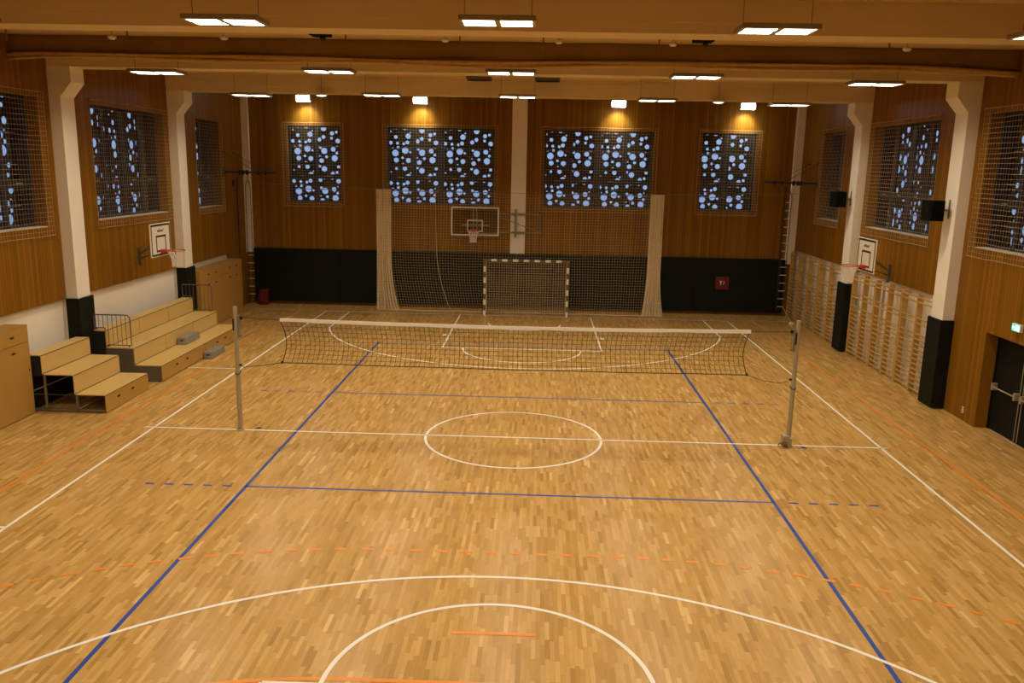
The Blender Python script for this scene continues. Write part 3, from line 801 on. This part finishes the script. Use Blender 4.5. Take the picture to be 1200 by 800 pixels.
def side_hoop(sgn, xb, yc, label, ybr):
    wallx = XL if sgn > 0 else XR
    P = lambda s, d, z: (xb + sgn * d, s, z)          # d towards the court
    r = thing('basketball_hoop', label, 'basketball hoop', (wallx, yc, 2.9), 'basketball hoops')
    z0, z1 = 2.89, 3.77
    w = MB(); w.rbox(P(yc - .6, -.03, z0), P(yc + .6, 0, z1), .006); bd = w.build('backboard', 'board_white', r)
    w = MB(); frame2d(w, P, yc - .575, yc + .575, z0 + .025, z1 - .025, .05, 0.0005, .003); frame2d(w, P, yc - .3, yc + .3, z0 + .12, z0 + .56, .05, .0005, .003); w.build('painted_frame', 'board_line', bd)
    w = MB()                                           # small illegible maker's mark
    q = -.19
    for wd, hh in ((.05, .06), (.04, .05), (.045, .07), (.035, .05), (.05, .055), (.04, .05)):
        pbox(w, P, yc + sgn * q, yc + sgn * (q + wd), .0005, .003, z0 + .65, z0 + .65 + hh); q += wd + .015
    pbox(w, P, yc + sgn * q, yc + sgn * (q + .05), .0005, .003, z0 + .70, z0 + .72)
    w.build('maker_mark', 'mark_grey', bd)
    zr = 3.05
    w = MB(); rim(w, xb + sgn * .40, yc, zr)
    w.prism([(xb, zr - .10), (xb + sgn * .18, zr - .02), (xb + sgn * .18, zr + .012), (xb, zr + .02)], 1, yc - .06, yc + .06)
    w.build('rim', 'rim', r)
    w = MB(); hoop_net(w, xb + sgn * .40, yc, zr); w.build('hoop_net', 'tape', r)
    w = MB()
    for zz in (2.99, 3.30):
        w.tube([(wallx + sgn * .04, ybr, zz * .4 + 1.5), (xb - sgn * .04, yc + .25, zz)], .018, 6)
        w.tube([(wallx + sgn * .04, ybr, zz * .4 + 1.5), (xb - sgn * .04, yc - .35, zz)], .014, 6)
    w.rbox((wallx, ybr - .05, 2.50), (wallx + sgn * .06, ybr + .05, 3.00), .008)
    w.box((xb - sgn * .05, yc - .45, 2.94), (xb - sgn * .03, yc + .45, 3.0)); w.box((xb - sgn * .05, yc - .45, 3.27), (xb - sgn * .03, yc + .45, 3.33))
    w.build('wall_arm', 'rail_metal', r)
side_hoop(1, -9.72, 5.90, 'white basketball board with hoop on the left wall above the long bleacher', 6.95)
side_hoop(-1, 9.05, 5.98, 'white basketball board with hoop on the right wall above the wall bars', 6.95)
r = thing('basketball_hoop', 'clear glass basketball board with hoop on the back wall behind the catch net', 'basketball hoop', (-2.0, 15.5, 2.8), 'basketball hoops')
yb = 15.58
PG = lambda s, d, z: (s, yb - d, z)
w = MB(); pbox(w, PG, -2.88, -1.12, -.012, 0, 2.86, 3.88); w.build('glass_board', 'board_glass', r)
w = MB(); frame2d(w, PG, -2.91, -1.09, 2.83, 3.91, .055, -.02, .006); w.build('board_frame', 'stripe_white', r)
w = MB(); frame2d(w, PG, -2.30, -1.70, 2.98, 3.43, .045, 0, .004); w.build('target_square', 'stripe_white', r)
w = MB(); w.box((-2.09, yb + .02, 2.86), (-2.04, yb + .06, 3.90)); w.box((-1.96, yb + .02, 2.86), (-1.91, yb + .06, 3.90)); w.box((-2.50, yb + .02, 3.20), (-1.48, yb + .06, 3.25))
w.box((-1.85, yb + .02, 2.84), (-1.1, yb + .05, 2.93)); w.build('board_support', 'cord', r)
w = MB(); rim(w, -2.03, yb - .38, 3.05); w.box((-2.12, yb - .17, 2.98), (-1.94, yb, 3.07)); w.build('rim', 'rim', r)
w = MB(); hoop_net(w, -2.03, yb - .38, 3.05); w.build('hoop_net', 'tape', r)
w = MB()
w.box((-.50, 15.62, 2.80), (-.42, 15.735, 3.85)); 
w.tube([(-2.0, 15.66, 3.68), (.50, 15.66, 3.66)], .022, 6); w.tube([(-2.0, 15.66, 2.98), (.52, 15.66, 2.98)], .022, 6)
w.tube([(.46, 15.66, 3.66), (.46, 15.66, 2.98)], .022, 6); w.tube([(.36, 15.66, 3.66), (.36, 15.66, 2.98)], .016, 6)
w.tube([(-1.1, 15.68, 3.55), (.42, 15.68, 3.02)], .014, 6)
w.box((-.60, 15.64, 3.63), (-.12, 15.735, 3.70)); w.box((-.60, 15.64, 2.94), (-.12, 15.735, 3.01))
w.build('swing_arm', 'galv', r)

# ------------------------------------------------------------------ catch net across the back
r = thing('catch_net', 'large pale catch net drawn across the back wall behind the goal', 'sports net', (-.35, 14.78, 0), 'sports nets')
def surf_net(mb, fn, nu, nv, rad, su=1, sv=1, mi=0, n=3):
    for i in range(nu + 1): mb.tube([fn(i / nu, j / nv) for j in range(0, nv + 1, sv)], rad, n, mi, False)
    for j in range(nv + 1): mb.tube([fn(i / nu, j / nv) for i in range(0, nu + 1, su)], rad, n, mi, False)
def main_net(u, v):
    xl = -5.12 + .28 * max(0, 1 - v * 2.2) ** 2; xr_ = 4.50 - .10 * max(0, 1 - v * 2) ** 2
    x = xl + (xr_ - xl) * u + .02 * math.sin(v * 7 + u * 9)
    y = 14.84 + .03 * math.sin(u * 58 + .8 * math.sin(v * 3)) + .03 * math.sin(u * 21 + v * 2) * (1 - v)
    sag = .07 * abs(math.sin(u * pi * 6)) 
    return (x, y, .03 + (4.46 - .05 * (1 - abs(2 * u - 1)) - .03) * v + .01 * math.sin(u * 40) * (v < .02))
w = MB(); surf_net(w, main_net, 96, 44, .0027, 1, 2); w.build('net_mesh', 'cord', r)
def bundle(xt0, xt1, xb0, xb1, ph, y0):
    def f(u, v):
        k = max(0, 1 - v * 2.3) ** 2
        a = xt0 + (xb0 - xt0) * k; b = xt1 + (xb1 - xt1) * k
        x = a + (b - a) * u + .02 * math.sin(u * 50 + ph)
        y = y0 + .13 * math.sin(u * 2 * pi * 6.5 + ph + .5 * math.sin(v * 5)) + .04 * math.sin(v * 9 + ph + u * 5)
        return (x, y, .025 + 4.49 * v)
    return f
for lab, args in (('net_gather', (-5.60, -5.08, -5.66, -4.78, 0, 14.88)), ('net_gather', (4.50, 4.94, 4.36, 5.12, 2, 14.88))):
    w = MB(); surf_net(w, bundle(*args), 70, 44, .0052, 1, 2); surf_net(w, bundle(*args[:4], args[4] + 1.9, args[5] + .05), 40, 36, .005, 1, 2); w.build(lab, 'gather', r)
w = MB(); w.tube([(-10.6, 14.9, 4.66), (-5.6, 14.9, 4.52), (-.35, 14.9, 4.47), (4.95, 14.9, 4.52), (9.8, 14.9, 4.66)], .006, 5); w.build('top_cable', 'galv', r)
w = MB(); w.tube([(-5.5 + 10.6 * i / 80, 14.86 + .05 * math.sin(i * .35) + .03 * math.sin(i * .9), .028) for i in range(81)], .02, 6)
w.tube([(-3.42 + .1 * t + .5 * max(0, t - .45) ** 2 / .3, 14.84, .03 + 4.44 * (1 - t)) for t in [i / 30 for i in range(31)]], .009, 5)
w.build('hem_rope', 'cord', r)

# ------------------------------------------------------------------ handball goal
r = thing('handball_goal', 'handball goal with white and brown striped posts in front of the back wall', 'goal', (0, 14.4, 0), 'handball goal')
del r['group']
yg = 14.40
for s in (-1, 1):
    w = MB(); z = 0; k = 0
    x = s * 1.53
    cuts = [0] + [.18 + .205 * i for i in range(10)] + [2.09]
    for k in range(len(cuts) - 1): w.box((x - .04, yg - .04, cuts[k]), (x + .04, yg + .04, cuts[k + 1]), 1 - (k % 2) if cuts[k] < 1.75 else 0)
    w.build('goal_post', ['stripe_dark', 'stripe_white'], r)
w = MB(); n = 15
for k in range(n): w.box((-1.49 + 2.98 * k / n, yg - .04, 2.01), (-1.49 + 2.98 * (k + 1) / n, yg + .04, 2.09), k % 2)
w.build('crossbar', ['stripe_dark', 'stripe_white'], r)
w = MB()
for s in (-1, 1):
    w.tube([(s * 1.53, yg + .04, 2.05), (s * 1.50, yg + .16, 2.0), (s * 1.46, yg + .34, .03), (s * 1.53, yg + .04, .03)], .016, 6)
w.tube([(-1.46, yg + .34, .03), (1.46, yg + .34, .03)], .016, 6); w.build('rear_frame', 'galv', r)
w = MB()
surf_net(w, lambda u, v: (-1.46 + 2.92 * u, yg + .31 - .19 * v + .02 * math.sin(u * 9) * (1 - v), .04 + 1.98 * v), 32, 22, .0042, 1, 1)
for s in (-1, 1): surf_net(w, lambda u, v: (s * 1.48, yg + .05 + (.26 - .19 * v) * u, .04 + 1.98 * v), 5, 22, .0042)
w.build('goal_net', 'cord', r)

# ------------------------------------------------------------------ volleyball net and posts
def post(x, label, sgn, winch):
    r = thing('volleyball_post', label, 'net post', (x, 0, 0), 'volleyball posts')
    w = MB(); w.lathe([(.047, 0), (.047, 1.24), (.050, 1.25), (.050, 1.27), (.043, 1.28), (.043, 2.55), (.036, 2.58)], (x, 0, 0), 20); w.build('pole', 'steel', r, smooth=False)
    w = MB(); w.lathe([(.085, .0), (.085, .012), (.058, .02), (.058, .05)], (x, 0, 0.003), 20); w.build('base_collar', 'steel', r)
    w = MB(); w.box((x - sgn * .075, -.028, 1.95), (x - sgn * .045, .028, 2.40)); w.box((x - sgn * .12, -.012, 2.28), (x - sgn * .07, .012, 2.38)); w.box((x - sgn * .12, -.012, 1.96), (x - sgn * .07, .012, 2.0))
    w.tube([(x - sgn * .11, 0, 2.0), (x - sgn * .11, 0, 2.3)], .006, 5); w.build('height_slider', 'galv', r)
    w = MB(); w.lathe([(.03, -.012), (.038, -.004), (.038, .004), (.03, .012)], (0, 0, 0), 14)
    w.v = [(x - sgn * .115 + p[0], p[2], 2.35 + p[1]) for p in w.v]; w.build('pulley', 'dark_metal', r)
    w = MB(); w.tube([(x + .055 * math.cos(t), .055 * math.sin(t), 1.22 + .03 * math.sin(t)) for t in [i * pi / 7 for i in range(14)]], .009, 5, closed=True); w.rbox((x - sgn * .09, -.02, 1.36), (x - sgn * .04, .02, 1.40), .006); w.build('strap', 'bcord', r)
    w = MB(); w.rbox((x - .045 - .006, -.052, 2.1), (x - .02, -.034, 2.34), .004); w.build('scale_plate', 'dark_metal', r)
    if winch:
        w = MB(); w.rbox((x - .15, -.16, .05), (x - .02, .04, .24), .015); w.rbox((x - .05, -.16, .0), (x + .03, -.06, .20), .012); w.build('winch_box', 'steel', r)
        w = MB(); w.lathe([(.03, 0), (.06, .01), (.06, .05), (.03, .06)], (0, 0, 0), 14); w.v = [(x - .14 + p[0], -.17 - p[2], .10 + p[1]) for p in w.v]
        w.tube([(x - .14, -.2, .10), (x - .24, -.22, .12), (x - .26, -.22, .06)], .012, 6); w.build('winch_drum', 'plinth', r)
post(-5.64, 'steel volleyball post on the left end of the centre line', -1, False)
post(5.58, 'steel volleyball post on the right with a winch at its foot', 1, True)
r = thing('volleyball_net', 'black volleyball net with white top tape across the court', 'volleyball net', (-.03, 0, 1.45), 'sports nets')
xa, xb = -4.74, 4.66
def edge(u, v):
    b = .10 * math.sin(pi * v) + .02
    return xa + b + (xb - xa - 2 * b) * u
def vn(u, v):
    zt = 2.30 - .045 * math.sin(pi * u); zb = 1.45 + .01 * math.sin(pi * u) - .03 * math.sin(pi * u)
    return (edge(u, v), .012 * math.sin(u * 23 + v * 4), zb + (zt - zb) * v)
w = MB(); surf_net(w, vn, 94, 9, .0042, 1, 1); w.build('net_mesh', 'bcord', r)
w = MB()
for i in range(40):
    u0, u1 = i / 40, (i + 1) / 40; zc = lambda u: 2.33 - .045 * math.sin(pi * u)
    x0, x1 = xa + (xb - xa) * u0, xa + (xb - xa) * u1
    w.add([(x0, y, zc(u0) + dz) for y in (-.012, .012) for dz in (-.035, .035)] + [(x1, y, zc(u1) + dz) for y in (-.012, .012) for dz in (-.035, .035)],
          [(0, 4, 5, 1), (1, 5, 7, 3), (3, 7, 6, 2), (2, 6, 4, 0)] + ([(0, 1, 3, 2)] if i == 0 else []) + ([(4, 6, 7, 5)] if i == 39 else []))
w.build('top_tape', 'tape', r)
w = MB(); w.tube([vn(i / 40, 0) for i in range(41)], .009, 5)
for u in (0, 1): w.tube([vn(u, j / 10) for j in range(11)], .009, 5)
w.build('border_cord', 'bcord', r)
for pts in ([(-5.475, 0, 2.35), (xa, 0, 2.335)], [(5.415, 0, 2.35), (xb, 0, 2.335)], [(-5.535, 0, 1.335), (-5.1, 0, 1.385), vn(0, 0)], [(5.475, 0, 1.335), (5.3, 0, 1.30), (5.0, 0, 1.335), vn(1, 0)]):
    w = MB(); w.tube(pts, .0065, 5); w.build('tension_cord', 'bcord', r)
for u in (0, 1): w = MB(); w.rbox((vn(u, 0)[0] - .025, -.02, 1.43), (vn(u, 0)[0] + .025, .02, 1.48), .01); w.build('corner_knot', 'bcord', r)
fs_ = None
for k, (x, y) in enumerate(((-5.30, .12), (5.86, -.12))):
    if fs_ is None:
        o = fs_ = thing('floor_socket', '', 'floor socket', (x, y, .003), 'floor sockets')
        w = MB(); w.lathe([(.085, .0), (.085, .006), (.07, .010), (.065, .006)], (x, y, .003), 24); w.build('ring', 'steel', o)
        w = MB(); w.lathe([(.062, .0), (.062, .005)], (x, y, .004), 24); w.build('cover', 'bars_wood', o)
    else: o = copy_tree(fs_); o.location = (x, y, .003)
    o['label'] = ['round floor socket cover beside the left volleyball post', 'round floor socket cover beside the right volleyball post'][k]

# ------------------------------------------------------------------ climbing frames in the back corners
def climb(sgn, label):
    wx = XL if sgn < 0 else XR
    r = thing('climbing_frame', label, 'climbing frame', (wx - sgn * .3, 15.3, 0), 'corner climbing frames')
    e0 = (wx, 13.75, 5.05); e1 = (-9.46, 15.3, 5.03) if sgn < 0 else (8.67, 15.3, 5.05)
    E0, E1 = Vector(e0), Vector(e1)
    w = MB(); w.tube([E0, E1], .035, 8)
    for t in (.3, .36, .44, .66, .8): 
        p = E0.lerp(E1, t); w.rbox(p - Vector((.045, .045, .09)), p + Vector((.045, .045, .07)), .01)
    w.rbox((wx, 13.65, 4.9), (wx - sgn * .03, 13.85, 5.2), .01)
    w.build('boom', 'dark_metal', r)
    tops = [(wx, 13.75, 5.74), (wx, 14.8, 5.72), (wx - sgn * .12, YB, 5.70)]
    for q, t in zip(tops, (.62, .8, .98)):
        w = MB(); w.tube([q, E0.lerp(E1, t) + Vector((0, 0, .02))], .007, 5); w.tube([q, (q[0] - sgn * .03, q[1] - .03, q[2] + .0)], .03, 8); w.build('stay_cable', 'dark_metal', r)
    lx = -10.58 if sgn < 0 else 9.66; ly = 15.42
    w = MB()
    for s in (-1, 1):
        w.tube([(lx, ly, 4.74), (lx + s * .02, ly, 4.72), (lx + s * .09, ly, 4.52), (lx + s * .10, ly, .16)], .012, 6)
    w.tube([(lx, ly, 4.74), (lx, ly + .05, 5.0)], .01, 5)
    ld = w.build('rope_ladder', 'dark_metal', r)
    for i in range(14):
        w = MB(); z = .42 + i * .30; w.tube([(lx - .12, ly, z), (lx + .12, ly, z)], .014, 7); w.build('rung', 'tape', ld)
    if sgn < 0:
        w = MB(); w.tube([(wx + .06, 14.85, 4.80), (wx + .06, 14.85, 2.0)], .02, 7); w.rbox((wx, 14.55, 4.5), (wx + .05, 14.63, 4.75), .01); w.build('climbing_pole', 'dark_metal', r)
    else:
        w = MB(); w.tube([(9.50, 15.30, 4.9), (9.46, 15.30, 4.5), (9.47, 15.3, .25)], .02, 7); w.build('climbing_pole', 'dark_metal', r)
        w = MB(); w.lathe([(.09, 0), (.09, .05), (.03, .08)], (9.70, 14.0, 0.004), 14); w.tube([(9.7, 14.0, .07), (lx + .1, ly, .4)], .008, 5); w.build('ladder_weight', 'tape', r)
    return r
climb(-1, 'black climbing boom and rope ladder in the back left corner')
climb(1, 'black climbing boom and rope ladder in the back right corner')

# ------------------------------------------------------------------ fire things
r = thing('fire_extinguisher', 'small red fire extinguisher on the floor in the back left corner', 'fire extinguisher', (-10.39, 15.62, 0), 'fire equipment')
w = MB(); w.lathe([(.06, .0), (.075, .02), (.075, .30), (.06, .35), (.025, .38), (.025, .40)], (-10.39, 15.62, 0), 18); w.build('cylinder', 'red', r, smooth=True)
w = MB(); w.lathe([(.03, .40), (.03, .44)], (-10.39, 15.62, 0), 12); w.tube([(-10.39, 15.62, .43), (-10.33, 15.57, .46)], .01, 6); w.build('valve', 'dark_metal', r)
w = MB(); w.tube([(-10.39, 15.62, .42), (-10.40, 15.54, .38), (-10.40, 15.53, .15)], .01, 6); w.build('hose', 'dark_metal', r)
r = thing('fire_hose_box', 'larger dark red box on the floor beside the small extinguisher', 'fire box', (-10.14, 15.52, 0), 'fire equipment')
w = MB(); w.rbox((-10.28, 15.36, .0), (-10.0, 15.66, .58), .02); w.build('case', 'red', r)
w = MB(); w.rbox((-10.26, 15.35, .03), (-10.02, 15.362, .55), .004); w.build('lid', 'red', r)
w = MB(); w.rbox((-10.06, 15.335, .28), (-10.04, 15.352, .34), .004); w.build('latch', 'dark_metal', r)
r = thing('fire_sign', 'square red fire sign with a white symbol on the right of the black padding', 'sign', (7.46, YB - .225, .98))
yy = YB - .222
w = MB(); w.rbox((7.22, yy - .012, .99), (7.72, yy, 1.47), .004); w.build('plate', 'red', r)
w = MB()
w.box((7.38, yy - .016, 1.24), (7.45, yy - .011, 1.32)); w.box((7.40, yy - .016, 1.16), (7.43, yy - .011, 1.24))
w.tube([(7.50 + .035 * math.cos(t), yy - .013, 1.25 + .08 * math.sin(t)) for t in [-1.2 + i * .3 for i in range(9)]], .012, 5)
w.build('symbol', 'sign_white', r)

# ------------------------------------------------------------------ world, camera, colour
wd = bpy.data.worlds.new('dusk'); S.world = wd; wd.use_nodes = True
nt = wd.node_tree; bg = nt.nodes['Background']
tc = N(nt, 'ShaderNodeTexCoord'); sp = N(nt, 'ShaderNodeSeparateXYZ'); L(nt, tc.outputs['Generated'], sp.inputs[0])
rp = N(nt, 'ShaderNodeValToRGB'); L(nt, math_n(nt, 'ADD', math_n(nt, 'MULTIPLY', sp.outputs[2], 2.0), .5), rp.inputs[0])
e = rp.color_ramp.elements
e[0].position = .27; e[0].color = (.012, .014, .018, 1); e[1].position = .8; e[1].color = (.38, .57, .88, 1)
k = e.new(.33); k.color = (.22, .33, .57, 1)
L(nt, rp.outputs[0], bg.inputs[0]); bg.inputs[1].default_value = 1.0

p, yw, rl = 0.2051395, 0.0284328, 0.019859
f = 986.664
cp, sp_ = math.cos(p), math.sin(p); cy, sy = math.cos(yw), math.sin(yw)
fwd = Vector((-sy * cp, cy * cp, -sp_)); right = Vector((cy, sy, 0)); up = right.cross(fwd)
r2 = math.cos(rl) * right + math.sin(rl) * up; u2 = -math.sin(rl) * right + math.cos(rl) * up
cd = bpy.data.cameras.new('camera'); cam = bpy.data.objects.new('camera', cd); C.objects.link(cam)
cd.sensor_width = 36; cd.sensor_fit = 'HORIZONTAL'; cd.lens = f * 36 / 1200; cd.clip_end = 200
cam.matrix_world = Matrix(((r2.x, u2.x, -fwd.x, .40527), (r2.y, u2.y, -fwd.y, -16.49038), (r2.z, u2.z, -fwd.z, 5.44203), (0, 0, 0, 1)))
S.camera = cam
S.view_settings.view_transform = 'Standard'; S.view_settings.look = 'None'
S.view_settings.gamma = 1; S.view_settings.use_curve_mapping = False
S.view_settings.exposure = 0.2
